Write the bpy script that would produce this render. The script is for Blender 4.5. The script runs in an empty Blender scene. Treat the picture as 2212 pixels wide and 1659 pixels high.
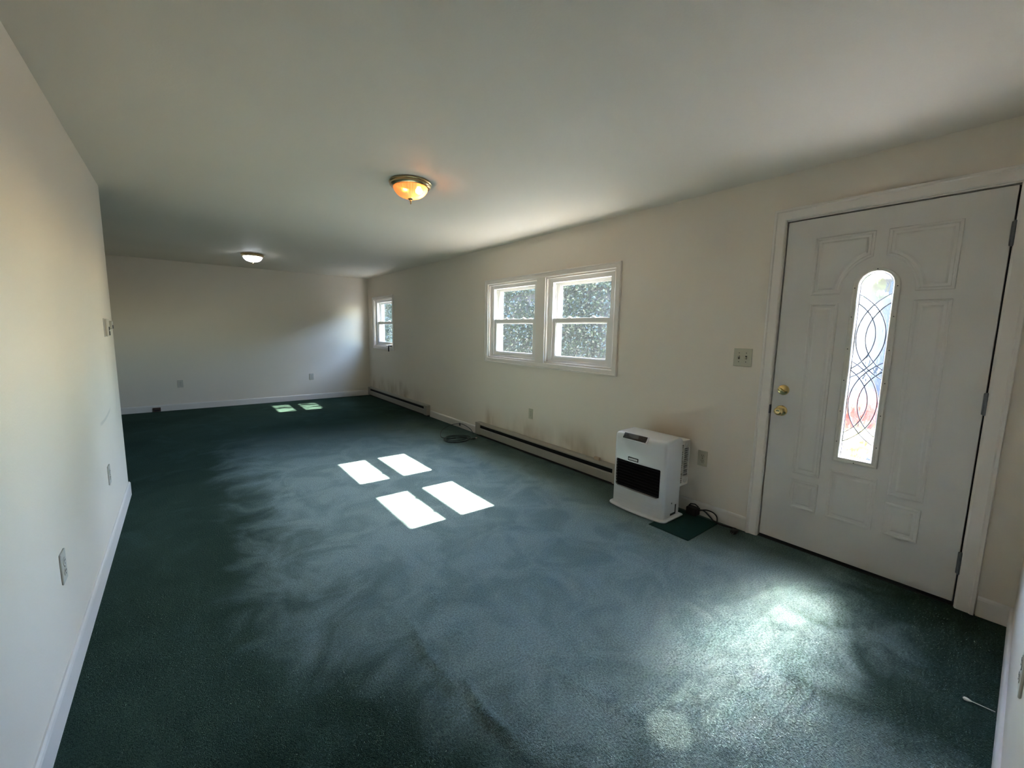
import bpy, bmesh, math, random
from mathutils import Matrix, Vector
random.seed(7)
S = bpy.context.scene
COL = S.collection
R = math.radians

# ------------------------------------------------------------------ camera
F_PX, YAW, PITCH, ROLL = 894.88, 0.67245, 0.12585, 0.01835
CAM = Vector((-2.9821, 0.096, 1.3435))
fw = Vector((math.sin(YAW) * math.cos(PITCH), math.cos(YAW) * math.cos(PITCH), -math.sin(PITCH)))
rt = Vector((math.cos(YAW), -math.sin(YAW), 0.0))
up = rt.cross(fw)
r2 = rt * math.cos(ROLL) + up * math.sin(ROLL)
u2 = -rt * math.sin(ROLL) + up * math.cos(ROLL)
cd = bpy.data.cameras.new('camera')
cd.sensor_fit = 'HORIZONTAL'
cd.sensor_width = 36.0
cd.lens = F_PX / 2212.0 * 36.0
cd.clip_start = 0.01
cd.clip_end = 300
cam = bpy.data.objects.new('camera', cd)
COL.objects.link(cam)
M = Matrix((r2, u2, -fw)).transposed().to_4x4()
M.translation = CAM
cam.matrix_world = M
S.camera = cam

# ------------------------------------------------------------------ sky, sun, exposure
SUN_DIR = Vector((1.0, -0.033, 0.9116)).normalized()      # towards the sun
world = bpy.data.worlds.new('sky')
S.world = world
world.use_nodes = True
wn = world.node_tree
wn.nodes.clear()
sky = wn.nodes.new('ShaderNodeTexSky')
sky.sky_type = 'NISHITA'
sky.sun_disc = False
sky.sun_elevation = math.asin(SUN_DIR.z)
sky.sun_rotation = math.atan2(SUN_DIR.x, SUN_DIR.y)
sky.air_density = 1.0
sky.dust_density = 0.5
sky.ozone_density = 2.5
bg = wn.nodes.new('ShaderNodeBackground')
bg.inputs['Strength'].default_value = 1.0
wo = wn.nodes.new('ShaderNodeOutputWorld')
wn.links.new(sky.outputs[0], bg.inputs[0])
wn.links.new(bg.outputs[0], wo.inputs[0])

sd = bpy.data.lights.new('sun', 'SUN')
sd.energy = 11.5
sd.color = (1.0, 0.93, 0.82)
sd.angle = R(0.6)
sun = bpy.data.objects.new('sun', sd)
COL.objects.link(sun)
sun.rotation_euler = SUN_DIR.to_track_quat('Z', 'Y').to_euler()
sun.location = (12, 3, 11)

S.view_settings.view_transform = 'Standard'
S.view_settings.look = 'None'
S.view_settings.exposure = 3.6
S.view_settings.gamma = 1.0
S.view_settings.use_curve_mapping = False
cy = S.cycles
cy.use_denoising = True
cy.max_bounces = 8
cy.diffuse_bounces = 4
cy.glossy_bounces = 3
cy.transmission_bounces = 4
cy.adaptive_threshold = 0.02
cy.transparent_max_bounces = 16
cy.sample_clamp_indirect = 40.0
cy.caustics_reflective = False
cy.caustics_refractive = True


def portal(name, y, z, w, h, x=0.21):
    """daylight portal in a window opening: guides sky sampling, gives off no light itself"""
    ld = bpy.data.lights.new(name, 'AREA')
    ld.shape = 'RECTANGLE'
    ld.size, ld.size_y = h, w
    ld.energy = 1.0
    ld.cycles.is_portal = True
    o = bpy.data.objects.new(name, ld)
    COL.objects.link(o)
    o.location = (x, y, z)
    o.rotation_euler = (0, R(90), 0)        # faces -x, into the room
    return o


portal('daylight_portal', 3.884, 1.462, 0.80, 0.80)
portal('daylight_portal', 2.862, 1.462, 0.80, 0.80)
portal('daylight_portal', 7.748, 1.462, 0.80, 0.80)
portal('daylight_portal', 0.6745, 1.175, 0.16, 1.08, 0.06)

# ------------------------------------------------------------------ room numbers
H = 2.333
L = 8.5275
XL = -3.385
YE = 4.436
XFL = -5.0          # far left limit of the back part of the room
NY = 0.026          # face of the short wall beside the door
WT = 0.20           # window wall thickness
BACK = -2.6

# ------------------------------------------------------------------ node helpers


class NT:
    def __init__(self, name):
        self.m = bpy.data.materials.new(name)
        self.m.use_nodes = True
        self.t = self.m.node_tree
        self.t.nodes.clear()
        self.out = self.n('ShaderNodeOutputMaterial')

    def n(self, kind, **kw):
        nd = self.t.nodes.new(kind)
        for k, v in kw.items():
            setattr(nd, k, v)
        return nd

    def put(self, sock, v):
        if v is None:
            return
        if hasattr(v, 'is_output') or isinstance(v, bpy.types.NodeSocket):
            self.t.links.new(v, sock)
        else:
            if sock.type == 'RGBA' and len(v) == 3:
                v = (*v, 1.0)
            sock.default_value = v

    def math(self, op, a, b=None, c=None, clamp=False):
        nd = self.n('ShaderNodeMath', operation=op, use_clamp=clamp)
        self.put(nd.inputs[0], a)
        if b is not None:
            self.put(nd.inputs[1], b)
        if c is not None:
            self.put(nd.inputs[2], c)
        return nd.outputs[0]

    def ramp(self, v, a, b, lo=0.0, hi=1.0):
        nd = self.n('ShaderNodeMapRange', interpolation_type='SMOOTHSTEP')
        self.put(nd.inputs[0], v)
        for i, q in zip((1, 2, 3, 4), (a, b, lo, hi)):
            nd.inputs[i].default_value = q
        return nd.outputs[0]

    def noise(self, vec, scale, detail=3.0, rough=0.55, dist=0.0, col=False):
        nd = self.n('ShaderNodeTexNoise')
        self.put(nd.inputs['Vector'], vec)
        nd.inputs['Scale'].default_value = scale
        nd.inputs['Detail'].default_value = detail
        nd.inputs['Roughness'].default_value = rough
        nd.inputs['Distortion'].default_value = dist
        return nd.outputs[1 if col else 0]

    def coord(self, scale=None):
        c = self.n('ShaderNodeTexCoord').outputs['Object']
        if scale:
            mp = self.n('ShaderNodeMapping')
            self.put(mp.inputs['Vector'], c)
            mp.inputs['Scale'].default_value = scale
            c = mp.outputs[0]
        return c

    def pos(self):
        g = self.n('ShaderNodeNewGeometry').outputs['Position']
        s = self.n('ShaderNodeSeparateXYZ')
        self.put(s.inputs[0], g)
        return s.outputs[0], s.outputs[1], s.outputs[2], g

    def mix(self, f, a, b):
        nd = self.n('ShaderNodeMix', data_type='RGBA')
        self.put(nd.inputs[0], f)
        self.put(nd.inputs[6], a)
        self.put(nd.inputs[7], b)
        return nd.outputs[2]

    def bump(self, h, strength, dist):
        nd = self.n('ShaderNodeBump')
        nd.inputs['Strength'].default_value = strength
        nd.inputs['Distance'].default_value = dist
        self.put(nd.inputs['Height'], h)
        return nd.outputs[0]

    def bsdf(self, color, rough=0.5, metal=0.0, normal=None, spec=0.5, **kw):
        b = self.n('ShaderNodeBsdfPrincipled')
        self.put(b.inputs['Base Color'], color)
        self.put(b.inputs['Roughness'], rough)
        self.put(b.inputs['Metallic'], metal)
        b.inputs['Specular IOR Level'].default_value = spec
        if normal is not None:
            self.put(b.inputs['Normal'], normal)
        for k, v in kw.items():
            self.put(b.inputs[k.replace('_', ' ')], v)
        self.t.links.new(b.outputs[0], self.out.inputs[0])
        return b

    def surf(self, s):
        self.t.links.new(s, self.out.inputs[0])


def simple(name, color, rough=0.5, metal=0.0, spec=0.5, grain=0.0, gscale=60.0, var=0.06, **kw):
    """plain painted / moulded material with a faint procedural unevenness"""
    t = NT(name)
    c = t.coord()
    n = t.noise(c, gscale * 0.25, 3.0)
    f = t.ramp(n, 0.3, 0.7, 1.0 - var, 1.0)
    col = t.mix(f, tuple(q * (1 - 2 * var) for q in color), color)
    nrm = None
    if grain > 0:
        nrm = t.bump(t.noise(c, gscale, 2.0), grain, 0.002)
    t.bsdf(col, rough, metal, nrm, spec, **kw)
    return t.m


MAT = {}
CREAM = (0.84, 0.75, 0.635)


def wall_material(name, color, stains=None):
    t = NT(name)
    x, y, z, g = t.pos()
    n1 = t.noise(g, 1.1, 0.0)
    col = t.mix(t.ramp(n1, 0.3, 0.7), tuple(c * 0.965 for c in color), color)
    if stains == 'window':
        # soot smudges that rose from the heaters
        def band(v, a, b, c, d):
            return t.math('MULTIPLY', t.ramp(v, a, b), t.ramp(v, c, d, 1.0, 0.0))
        sv = t.n('ShaderNodeMapping')
        t.put(sv.inputs['Vector'], g)
        sv.inputs['Scale'].default_value = (1, 3.6, 1.1)
        streak = t.ramp(t.noise(sv.outputs[0], 1.0, 3.0, 0.6), 0.40, 0.66)
        blot = t.ramp(t.noise(g, 2.3, 2.0), 0.36, 0.64)
        m1 = t.math('MULTIPLY', band(y, 2.30, 2.60, 4.28, 4.42), band(z, 0.05, 0.10, 0.20, 0.50))
        m2 = t.math('MULTIPLY', band(y, 6.05, 6.25, 8.30, 8.45), band(z, 0.05, 0.10, 0.20, 0.52))
        m12 = t.math('MULTIPLY', t.math('ADD', m1, m2), t.math('MULTIPLY_ADD', streak, 0.75, 0.25))
        m12 = t.math('MULTIPLY', m12, t.math('MULTIPLY_ADD', blot, 0.6, 0.4))
        # tall blot and fainter blots
        m4 = t.math('MULTIPLY', band(y, 6.86, 6.98, 7.02, 7.12), band(z, 0.1, 0.2, 0.40, 0.48))
        # over the white heater
        m3 = t.math('MULTIPLY', band(y, 1.58, 1.70, 1.92, 2.10), band(z, 0.3, 0.45, 0.58, 0.74))
        m = t.math('ADD', t.math('MULTIPLY', m12, 0.70), t.math('MULTIPLY', m3, 0.40))
        m = t.math('ADD', m, t.math('MULTIPLY', m4, 0.25), clamp=True)
        col = t.mix(m, col, (0.40, 0.285, 0.165))
    if stains == 'left':
        # one curved rub mark and a few faint patches
        dy = t.math('SUBTRACT', y, 3.66)
        zc = t.math('MULTIPLY_ADD', t.math('MULTIPLY', dy, dy), 0.25, t.math('MULTIPLY_ADD', dy, 0.05, 0.76))
        d = t.math('ABSOLUTE', t.math('SUBTRACT', z, zc))
        mm = t.math('MULTIPLY', t.ramp(d, 0.004, 0.016, 1.0, 0.0),
                    t.ramp(t.math('ABSOLUTE', dy), 0.16, 0.27, 1.0, 0.0))
        rub = t.math('MULTIPLY', t.ramp(t.noise(g, 3.0, 3.0), 0.55, 0.75),
                     t.math('MULTIPLY', t.ramp(y, 3.3, 4.0), t.ramp(z, 0.3, 0.7)))
        rub = t.math('MULTIPLY', rub, t.ramp(z, 1.1, 1.3, 1.0, 0.0))
        m = t.math('ADD', t.math('MULTIPLY', mm, 0.28), t.math('MULTIPLY', rub, 0.12), clamp=True)
        col = t.mix(m, col, (0.32, 0.30, 0.26))
    peel = t.noise(g, 140.0, 0.0)
    nrm = t.bump(peel, 0.10, 0.003)
    t.bsdf(col, 0.62, 0.0, nrm, 0.25)
    return t.m


MAT['wall'] = wall_material('cream_wall_paint', CREAM)
MAT['wall_w'] = wall_material('cream_wall_paint_sooty', CREAM, 'window')
MAT['wall_l'] = wall_material('cream_wall_paint_rubbed', CREAM, 'left')
MAT['ceiling'] = wall_material('ceiling_paint', (0.815, 0.74, 0.635))
MAT['trim'] = simple('white_trim_paint', (0.82, 0.75, 0.675), 0.38, grain=0.04, gscale=90, var=0.02)
MAT['base'] = simple('baseboard_paint', (0.78, 0.725, 0.665), 0.45, grain=0.04, gscale=80, var=0.04)
MAT['vinyl'] = simple('white_vinyl', (0.80, 0.77, 0.72), 0.35, var=0.02)
MAT['door'] = simple('white_door_enamel', (0.70, 0.66, 0.605), 0.42, grain=0.05, gscale=220, var=0.02)
MAT['frame_pl'] = simple('cream_glass_frame_plastic', (0.70, 0.66, 0.58), 0.42, var=0.02)
MAT['dark'] = simple('dark_gap_rubber', (0.018, 0.016, 0.016), 0.7, var=0.1)
MAT['black'] = simple('black_rubber', (0.008, 0.008, 0.009), 0.45, var=0.1)
MAT['blackcord'] = simple('black_cord_vinyl', (0.010, 0.012, 0.012), 0.5, var=0.1)
MAT['greencord'] = simple('dark_green_cord_vinyl', (0.012, 0.026, 0.026), 0.5, var=0.1)
MAT['plate'] = simple('ivory_plastic_plate', (0.55, 0.51, 0.38), 0.4, var=0.02)
MAT['plate_w'] = simple('white_plastic_plate', (0.68, 0.66, 0.60), 0.4, var=0.02)
MAT['slot'] = simple('dark_slot', (0.05, 0.04, 0.03), 0.7)
MAT['brass'] = simple('polished_brass', (0.78, 0.60, 0.28), 0.14, 1.0, var=0.03)
MAT['brass_lamp'] = simple('antique_brass', (0.62, 0.47, 0.27), 0.22, 1.0, var=0.05)
MAT['hinge'] = simple('aged_grey_hinge_metal', (0.20, 0.20, 0.21), 0.5, 0.8)
MAT['came'] = simple('lead_came', (0.10, 0.10, 0.12), 0.5, 0.4)
MAT['h_white'] = simple('glossy_white_heater_shell', (0.74, 0.74, 0.74), 0.16, var=0.01)
MAT['h_side'] = simple('white_heater_steel', (0.72, 0.72, 0.73), 0.35, var=0.01)
MAT['h_rear'] = simple('ivory_heater_rear_plastic', (0.70, 0.67, 0.60), 0.45, var=0.02)
MAT['h_grey'] = simple('faint_grey_print', (0.36, 0.36, 0.36), 0.5)
MAT['h_screen'] = simple('grey_display_window', (0.045, 0.05, 0.055), 0.12)
MAT['bbh'] = simple('beige_baseboard_heater_enamel', (0.36, 0.33, 0.275), 0.42, var=0.05)
MAT['bbh_in'] = simple('dark_heater_fins', (0.007, 0.007, 0.008), 0.7, spec=0.2)
MAT['wood'] = simple('tan_wood_block', (0.50, 0.36, 0.24), 0.6, var=0.1)
MAT['brown'] = simple('brown_plastic', (0.085, 0.045, 0.03), 0.5)
MAT['cotton'] = simple('white_cotton', (0.85, 0.82, 0.72), 0.9)
MAT['siding'] = simple('pale_house_siding', (0.62, 0.62, 0.60), 0.6, var=0.03)
MAT['mat'] = simple('dark_green_carpet_offcut', (0.018, 0.052, 0.045), 0.95, spec=0.05, grain=0.9, gscale=420, var=0.25)


def carpet():
    t = NT('teal_carpet')
    x, y, z, g = t.pos()
    big = t.noise(g, 0.9, 3.0, 0.6, 0.4)
    mid = t.noise(g, 3.2, 4.0, 0.6, 0.8)
    fine = t.noise(g, 125.0, 2.0, 0.7)
    tiny = t.noise(g, 330.0, 0.0, 0.6)
    # plush dark green where nobody walks, flattened greyer and paler in the walked middle; a pool of window light is painted in too
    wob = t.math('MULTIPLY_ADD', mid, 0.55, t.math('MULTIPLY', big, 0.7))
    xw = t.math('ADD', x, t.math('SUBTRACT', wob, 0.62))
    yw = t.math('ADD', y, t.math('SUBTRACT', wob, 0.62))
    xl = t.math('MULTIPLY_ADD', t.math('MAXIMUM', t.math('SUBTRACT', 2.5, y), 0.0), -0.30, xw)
    lane_light = t.math('MULTIPLY', t.ramp(xl, -2.95, -2.28), t.ramp(yw, 4.3, 6.4, 1.0, 0.0))
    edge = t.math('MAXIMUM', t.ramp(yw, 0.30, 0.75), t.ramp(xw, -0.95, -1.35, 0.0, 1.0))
    lane_light = t.math('MULTIPLY', lane_light, edge)
    lane_light = t.math('MULTIPLY', lane_light, t.ramp(xw, -0.15, -0.55, 0.35, 1.0))
    base = t.mix(t.ramp(big, 0.33, 0.68), (0.028, 0.052, 0.039), (0.040, 0.070, 0.054))
    foot = t.ramp(mid, 0.50, 0.68)
    base = t.mix(t.math('MULTIPLY', foot, 0.6), base, (0.046, 0.084, 0.070))
    worn = t.mix(t.ramp(mid, 0.35, 0.62), (0.190, 0.268, 0.262), (0.260, 0.348, 0.342))  # wear tone, raised further to carry the painted window light
    base = t.mix(lane_light, base, worn)
    fl = t.ramp(fine, 0.25, 0.75, 0.68, 1.32)
    col = t.n('ShaderNodeMix', data_type='RGBA', blend_type='MULTIPLY')
    col.inputs[0].default_value = 1.0
    t.put(col.inputs[6], base)
    cmb = t.n('ShaderNodeCombineColor')
    for i in range(3):
        t.put(cmb.inputs[i], fl)
    t.put(col.inputs[7], cmb.outputs[0])
    hgt = t.math('ADD', t.math('MULTIPLY', fine, 1.0), t.math('MULTIPLY', tiny, 0.5))
    nrm = t.bump(hgt, 0.9, 0.012)
    t.bsdf(col.outputs[2], 0.95, 0.0, nrm, 0.0, Sheen_Weight=0.03, Sheen_Roughness=0.6,
           Sheen_Tint=(0.75, 0.95, 0.95))
    return t.m


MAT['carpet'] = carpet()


def glass_clear():
    t = NT('window_glass')
    lw = t.n('ShaderNodeLayerWeight')
    lw.inputs[0].default_value = 0.5
    f = t.math('MULTIPLY_ADD', t.math('POWER', lw.outputs['Facing'], 4.0), 0.5, 0.03)
    tr = t.n('ShaderNodeBsdfTransparent')
    tr.inputs[0].default_value = (0.95, 0.97, 0.96, 1)
    gl = t.n('ShaderNodeBsdfGlossy')
    gl.inputs['Roughness'].default_value = 0.02
    mx = t.n('ShaderNodeMixShader')
    t.put(mx.inputs[0], f)
    t.t.links.new(tr.outputs[0], mx.inputs[1])
    t.t.links.new(gl.outputs[0], mx.inputs[2])
    t.surf(mx.outputs[0])
    return t.m


def insect_screen():
    t = NT('fine_grey_insect_mesh')
    tr = t.n('ShaderNodeBsdfTransparent')
    df = t.n('ShaderNodeBsdfDiffuse')
    df.inputs[0].default_value = (0.018, 0.019, 0.020, 1)
    tl = t.n('ShaderNodeBsdfTranslucent')
    tl.inputs[0].default_value = (0.018, 0.019, 0.020, 1)
    m1 = t.n('ShaderNodeMixShader')
    m1.inputs[0].default_value = 0.5
    t.t.links.new(df.outputs[0], m1.inputs[1])
    t.t.links.new(tl.outputs[0], m1.inputs[2])
    m2 = t.n('ShaderNodeMixShader')
    m2.inputs[0].default_value = 0.22
    t.t.links.new(tr.outputs[0], m2.inputs[1])
    t.t.links.new(m1.outputs[0], m2.inputs[2])
    t.surf(m2.outputs[0])
    return t.m


def glass_textured(name, clear, rough, bumpscale, bstr, tint=(1, 1, 1), ior=1.25):
    """rippled privacy glass: part of the light goes straight, the rest is bent by the ripples"""
    t = NT(name)
    c = t.coord((1.0, 1.0, 0.45))
    n = t.noise(c, bumpscale, 2.0, 0.5, 0.6)
    nrm = t.bump(n, bstr, 0.004)
    rf = t.n('ShaderNodeBsdfRefraction')
    rf.inputs['Color'].default_value = (*tint, 1)
    rf.inputs['Roughness'].default_value = rough
    rf.inputs['IOR'].default_value = ior
    t.put(rf.inputs['Normal'], nrm)
    tr = t.n('ShaderNodeBsdfTransparent')
    tr.inputs[0].default_value = (*tint, 1)
    gl = t.n('ShaderNodeBsdfGlossy')
    gl.inputs['Roughness'].default_value = 0.08
    t.put(gl.inputs['Normal'], nrm)
    m1 = t.n('ShaderNodeMixShader')
    m1.inputs[0].default_value = clear
    t.t.links.new(rf.outputs[0], m1.inputs[1])
    t.t.links.new(tr.outputs[0], m1.inputs[2])
    m2 = t.n('ShaderNodeMixShader')
    m2.inputs[0].default_value = 0.05
    t.t.links.new(m1.outputs[0], m2.inputs[1])
    t.t.links.new(gl.outputs[0], m2.inputs[2])
    t.surf(m2.outputs[0])
    return t.m


MAT['glass'] = glass_clear()
MAT['screen'] = insect_screen()
MAT['dglass'] = glass_textured('rippled_door_glass', 0.03, 0.145, 30.0, 0.7, ior=1.14)
MAT['dbevel'] = glass_textured('bevelled_door_glass', 0.15, 0.15, 60.0, 0.8, (0.92, 0.95, 1.0), ior=1.12)


def lamp_glass(name, tint, clear):
    t = NT(name)
    tr = t.n('ShaderNodeBsdfTransparent')
    tr.inputs[0].default_value = (*tint, 1)
    tl = t.n('ShaderNodeBsdfTranslucent')
    tl.inputs[0].default_value = (*tint, 1)
    gl = t.n('ShaderNodeBsdfGlossy')
    gl.inputs['Roughness'].default_value = 0.06
    m1 = t.n('ShaderNodeMixShader')
    m1.inputs[0].default_value = clear
    t.t.links.new(tl.outputs[0], m1.inputs[1])
    t.t.links.new(tr.outputs[0], m1.inputs[2])
    m2 = t.n('ShaderNodeMixShader')
    m2.inputs[0].default_value = 0.07
    t.t.links.new(m1.outputs[0], m2.inputs[1])
    t.t.links.new(gl.outputs[0], m2.inputs[2])
    t.surf(m2.outputs[0])
    return t.m


def emit(name, color, strength):
    t = NT(name)
    e = t.n('ShaderNodeEmission')
    e.inputs[0].default_value = (*color, 1)
    e.inputs[1].default_value = strength
    t.surf(e.outputs[0])
    return t.m


def leaf_material(name, a, b, trans=0.45):
    t = NT(name)
    oi = t.n('ShaderNodeNewGeometry').outputs['Random Per Island']
    col = t.mix(oi, a, b)
    df = t.n('ShaderNodeBsdfPrincipled')
    t.put(df.inputs['Base Color'], col)
    df.inputs['Roughness'].default_value = 0.22
    tl = t.n('ShaderNodeBsdfTranslucent')
    t.put(tl.inputs[0], t.mix(0.35, col, (0.45, 0.6, 0.12)))
    mx = t.n('ShaderNodeMixShader')
    mx.inputs[0].default_value = trans
    t.t.links.new(df.outputs[0], mx.inputs[1])
    t.t.links.new(tl.outputs[0], mx.inputs[2])
    t.surf(mx.outputs[0])
    return t.m


MAT['ivy'] = leaf_material('ivy_leaf', (0.012, 0.018, 0.013), (0.030, 0.042, 0.026), 0.12)
MAT['tree'] = leaf_material('tree_leaf', (0.06, 0.14, 0.04), (0.16, 0.28, 0.08), 0.45)
MAT['redleaf'] = leaf_material('red_leaf', (0.45, 0.05, 0.05), (0.75, 0.20, 0.16), 0.4)
MAT['yellowleaf'] = leaf_material('yellow_leaf', (0.45, 0.36, 0.10), (0.75, 0.62, 0.25), 0.4)
MAT['bark'] = simple('grey_bark', (0.13, 0.11, 0.09), 0.9, grain=0.8, gscale=40, var=0.2)
MAT['fence'] = simple('weathered_grey_fence_wood', (0.036, 0.036, 0.039), 0.85, grain=0.4, gscale=40, var=0.2)
MAT['ground'] = simple('pale_gravel', (0.31, 0.27, 0.22), 0.95, grain=0.6, gscale=60, var=0.2)
MAT['concrete'] = simple('pale_concrete', (0.62, 0.61, 0.58), 0.85, grain=0.2, gscale=60, var=0.06)
MAT['asphalt'] = simple('dark_asphalt', (0.035, 0.035, 0.037), 0.95, grain=0.4, gscale=80, var=0.15, spec=0.1)
MAT['tanwall'] = simple('backdrop_siding', (0.12, 0.117, 0.105), 0.8, var=0.06, spec=0.1)
MAT['plate_g'] = simple('greyed_ivory_plate', (0.56, 0.52, 0.44), 0.45, var=0.02)
MAT['bluewall'] = simple('slate_blue_siding', (0.010, 0.016, 0.040), 0.6, var=0.08)
MAT['whitepaint'] = simple('white_exterior_paint', (0.82, 0.82, 0.80), 0.5, var=0.03)
MAT['roof'] = simple('grey_soffit', (0.45, 0.44, 0.42), 0.7)

# ------------------------------------------------------------------ mesh helpers


class MB:
    def __init__(self):
        self.bm = bmesh.new()

    def box(self, x0, x1, y0, y1, z0, z1, bevel=0.0, mat=None, seg=2):
        m = Matrix.Translation(((x0 + x1) / 2, (y0 + y1) / 2, (z0 + z1) / 2)) @ Matrix.Diagonal(
            (abs(x1 - x0), abs(y1 - y0), abs(z1 - z0), 1))
        if mat is not None:
            m = mat @ m
        r = bmesh.ops.create_cube(self.bm, size=1.0, matrix=m)
        if bevel > 0:
            es = list({e for v in r['verts'] for e in v.link_edges})
            bmesh.ops.bevel(self.bm, geom=es, offset=bevel, segments=seg, affect='EDGES', profile=0.5)
        return self

    def loft(self, loops, cap0=True, cap1=True, closed=True):
        rows = [[self.bm.verts.new(c) for c in lp] for lp in loops]
        n = len(rows[0])
        for a, b in zip(rows[:-1], rows[1:]):
            for i in range(n if closed else n - 1):
                j = (i + 1) % n
                try:
                    self.bm.faces.new((a[i], a[j], b[j], b[i]))
                except ValueError:
                    pass
        if cap0:
            self.bm.faces.new(list(reversed(rows[0])))
        if cap1:
            self.bm.faces.new(rows[-1])
        return self

    def lathe(self, prof, seg=48, center=(0, 0, 0), axis='Z', ribs=0, rib_amp=0.0, rib_rows=None):
        loops = []
        for k, (r, h) in enumerate(prof):
            lp = []
            for i in range(seg):
                a = 2 * math.pi * i / seg
                rr = max(r, 1e-5)
                if ribs and (rib_rows is None or k in rib_rows):
                    rr *= 1 + rib_amp * math.cos(ribs * a)
                c, s_ = rr * math.cos(a), rr * math.sin(a)
                if axis == 'Z':
                    q = (c, s_, h)
                else:           # axis along local -y, out of the wall
                    q = (c, -h, s_)
                lp.append((q[0] + center[0], q[1] + center[1], q[2] + center[2]))
            loops.append(lp)
        return self.loft(loops)

    def tube(self, pts, r, seg=8, flat=1.0, taper=None):
        pts = [Vector(q) for q in pts]
        loops = []
        prev = None
        for i, q in enumerate(pts):
            d = (pts[min(i + 1, len(pts) - 1)] - pts[max(i - 1, 0)]).normalized()
            a = Vector((0, 0, 1)) if abs(d.z) < 0.95 else Vector((0, 1, 0))
            if prev is not None:
                a = prev
            s = d.cross(a)
            if s.length < 1e-6:
                s = d.orthogonal()
            s.normalize()
            t = s.cross(d).normalized()
            prev = t
            rr = r * (taper(i / (len(pts) - 1)) if taper else 1.0)
            loops.append([q + s * (rr * math.cos(2 * math.pi * k / seg)) + t * (rr * flat * math.sin(2 * math.pi * k / seg))
                          for k in range(seg)])
        return self.loft(loops)

    def build(self, name, mat, parent=None, smooth=False, angle=35, loc=None):
        bmesh.ops.recalc_face_normals(self.bm, faces=self.bm.faces)
        me = bpy.data.meshes.new(name)
        self.bm.to_mesh(me)
        self.bm.free()
        if smooth:
            for p in me.polygons:
                p.use_smooth = True
            me.set_sharp_from_angle(angle=R(angle))
        me.materials.append(MAT[mat] if isinstance(mat, str) else mat)
        o = bpy.data.objects.new(name, me)
        COL.objects.link(o)
        if parent is not None:
            o.parent = parent
        if loc is not None:
            o.location = loc
        return o


def inst(o, parent, loc=(0, 0, 0), rot=None, name=None):
    c = bpy.data.objects.new(name or o.name.split('.')[0], o.data)
    COL.objects.link(c)
    c.parent = parent
    c.location = loc
    if rot is not None:
        c.rotation_euler = rot
    return c


def empty(name, loc, rz=0.0):
    o = bpy.data.objects.new(name, None)
    o.empty_display_size = 0.1
    COL.objects.link(o)
    o.location = loc
    o.rotation_euler = (0, 0, rz)
    return o


def tag(o, label=None, cat=None, group=None, kind=None):
    if label:
        o['label'] = label
    if cat:
        o['category'] = cat
    if group:
        o['group'] = group
    if kind:
        o['kind'] = kind
    return o


def boolean(o, cutter, op='DIFFERENCE'):
    md = o.modifiers.new('cut', 'BOOLEAN')
    md.operation = op
    md.object = cutter
    md.solver = 'EXACT'
    dg = bpy.context.evaluated_depsgraph_get()
    me = bpy.data.meshes.new_from_object(o.evaluated_get(dg))
    old = o.data
    o.modifiers.clear()
    o.data = me
    bpy.data.meshes.remove(old)
    cm = cutter.data
    bpy.data.objects.remove(cutter)
    bpy.data.meshes.remove(cm)


# wall frames: local x = viewer's right along the wall, local y = into the wall, z = up
RZ_WIN, RZ_FAR, RZ_LEFT, RZ_NEAR = R(-90), 0.0, R(90), R(180)

# ------------------------------------------------------------------ structure
# openings of the window wall (y0, y1, z0, z1)
W1 = (3.436, 4.332, 1.022, 1.902)
W2 = (2.419, 3.306, 1.022, 1.902)
W3 = (7.300, 8.196, 1.022, 1.902)
DY1, DY0, DB, DT = 1.1312, 0.2172, 0.0114, 2.0434
DOPEN = (DY0 - 0.022, DY1 + 0.022, -0.02, DT + 0.02)


def wall_with_openings(name, x0, x1, ya, yb, za, zb, opens, mat):
    ys = sorted({ya, yb, *[o[0] for o in opens], *[o[1] for o in opens]})
    zs = sorted({za, zb, *[max(o[2], za) for o in opens], *[o[3] for o in opens]})
    bm = bmesh.new()
    cache = {}

    def V(x, y, z):
        k = (round(x, 5), round(y, 5), round(z, 5))
        if k not in cache:
            cache[k] = bm.verts.new(k)
        return cache[k]

    def solid(i, j):
        if i < 0 or j < 0 or i >= len(ys) - 1 or j >= len(zs) - 1:
            return False
        cy_, cz_ = (ys[i] + ys[i + 1]) / 2, (zs[j] + zs[j + 1]) / 2
        return not any(o[0] < cy_ < o[1] and o[2] < cz_ < o[3] for o in opens)
    for i in range(len(ys) - 1):
        for j in range(len(zs) - 1):
            if not solid(i, j):
                continue
            a, b, c, d = ys[i], ys[i + 1], zs[j], zs[j + 1]
            bm.faces.new((V(x0, a, c), V(x0, a, d), V(x0, b, d), V(x0, b, c)))
            bm.faces.new((V(x1, a, c), V(x1, b, c), V(x1, b, d), V(x1, a, d)))
            if not solid(i - 1, j):
                bm.faces.new((V(x0, a, c), V(x1, a, c), V(x1, a, d), V(x0, a, d)))
            if not solid(i + 1, j):
                bm.faces.new((V(x0, b, c), V(x0, b, d), V(x1, b, d), V(x1, b, c)))
            if not solid(i, j - 1):
                bm.faces.new((V(x0, a, c), V(x0, b, c), V(x1, b, c), V(x1, a, c)))
            if not solid(i, j + 1):
                bm.faces.new((V(x0, a, d), V(x1, a, d), V(x1, b, d), V(x0, b, d)))
    m = MB()
    m.bm.free()
    m.bm = bm
    return m.build(name, mat)


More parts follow.
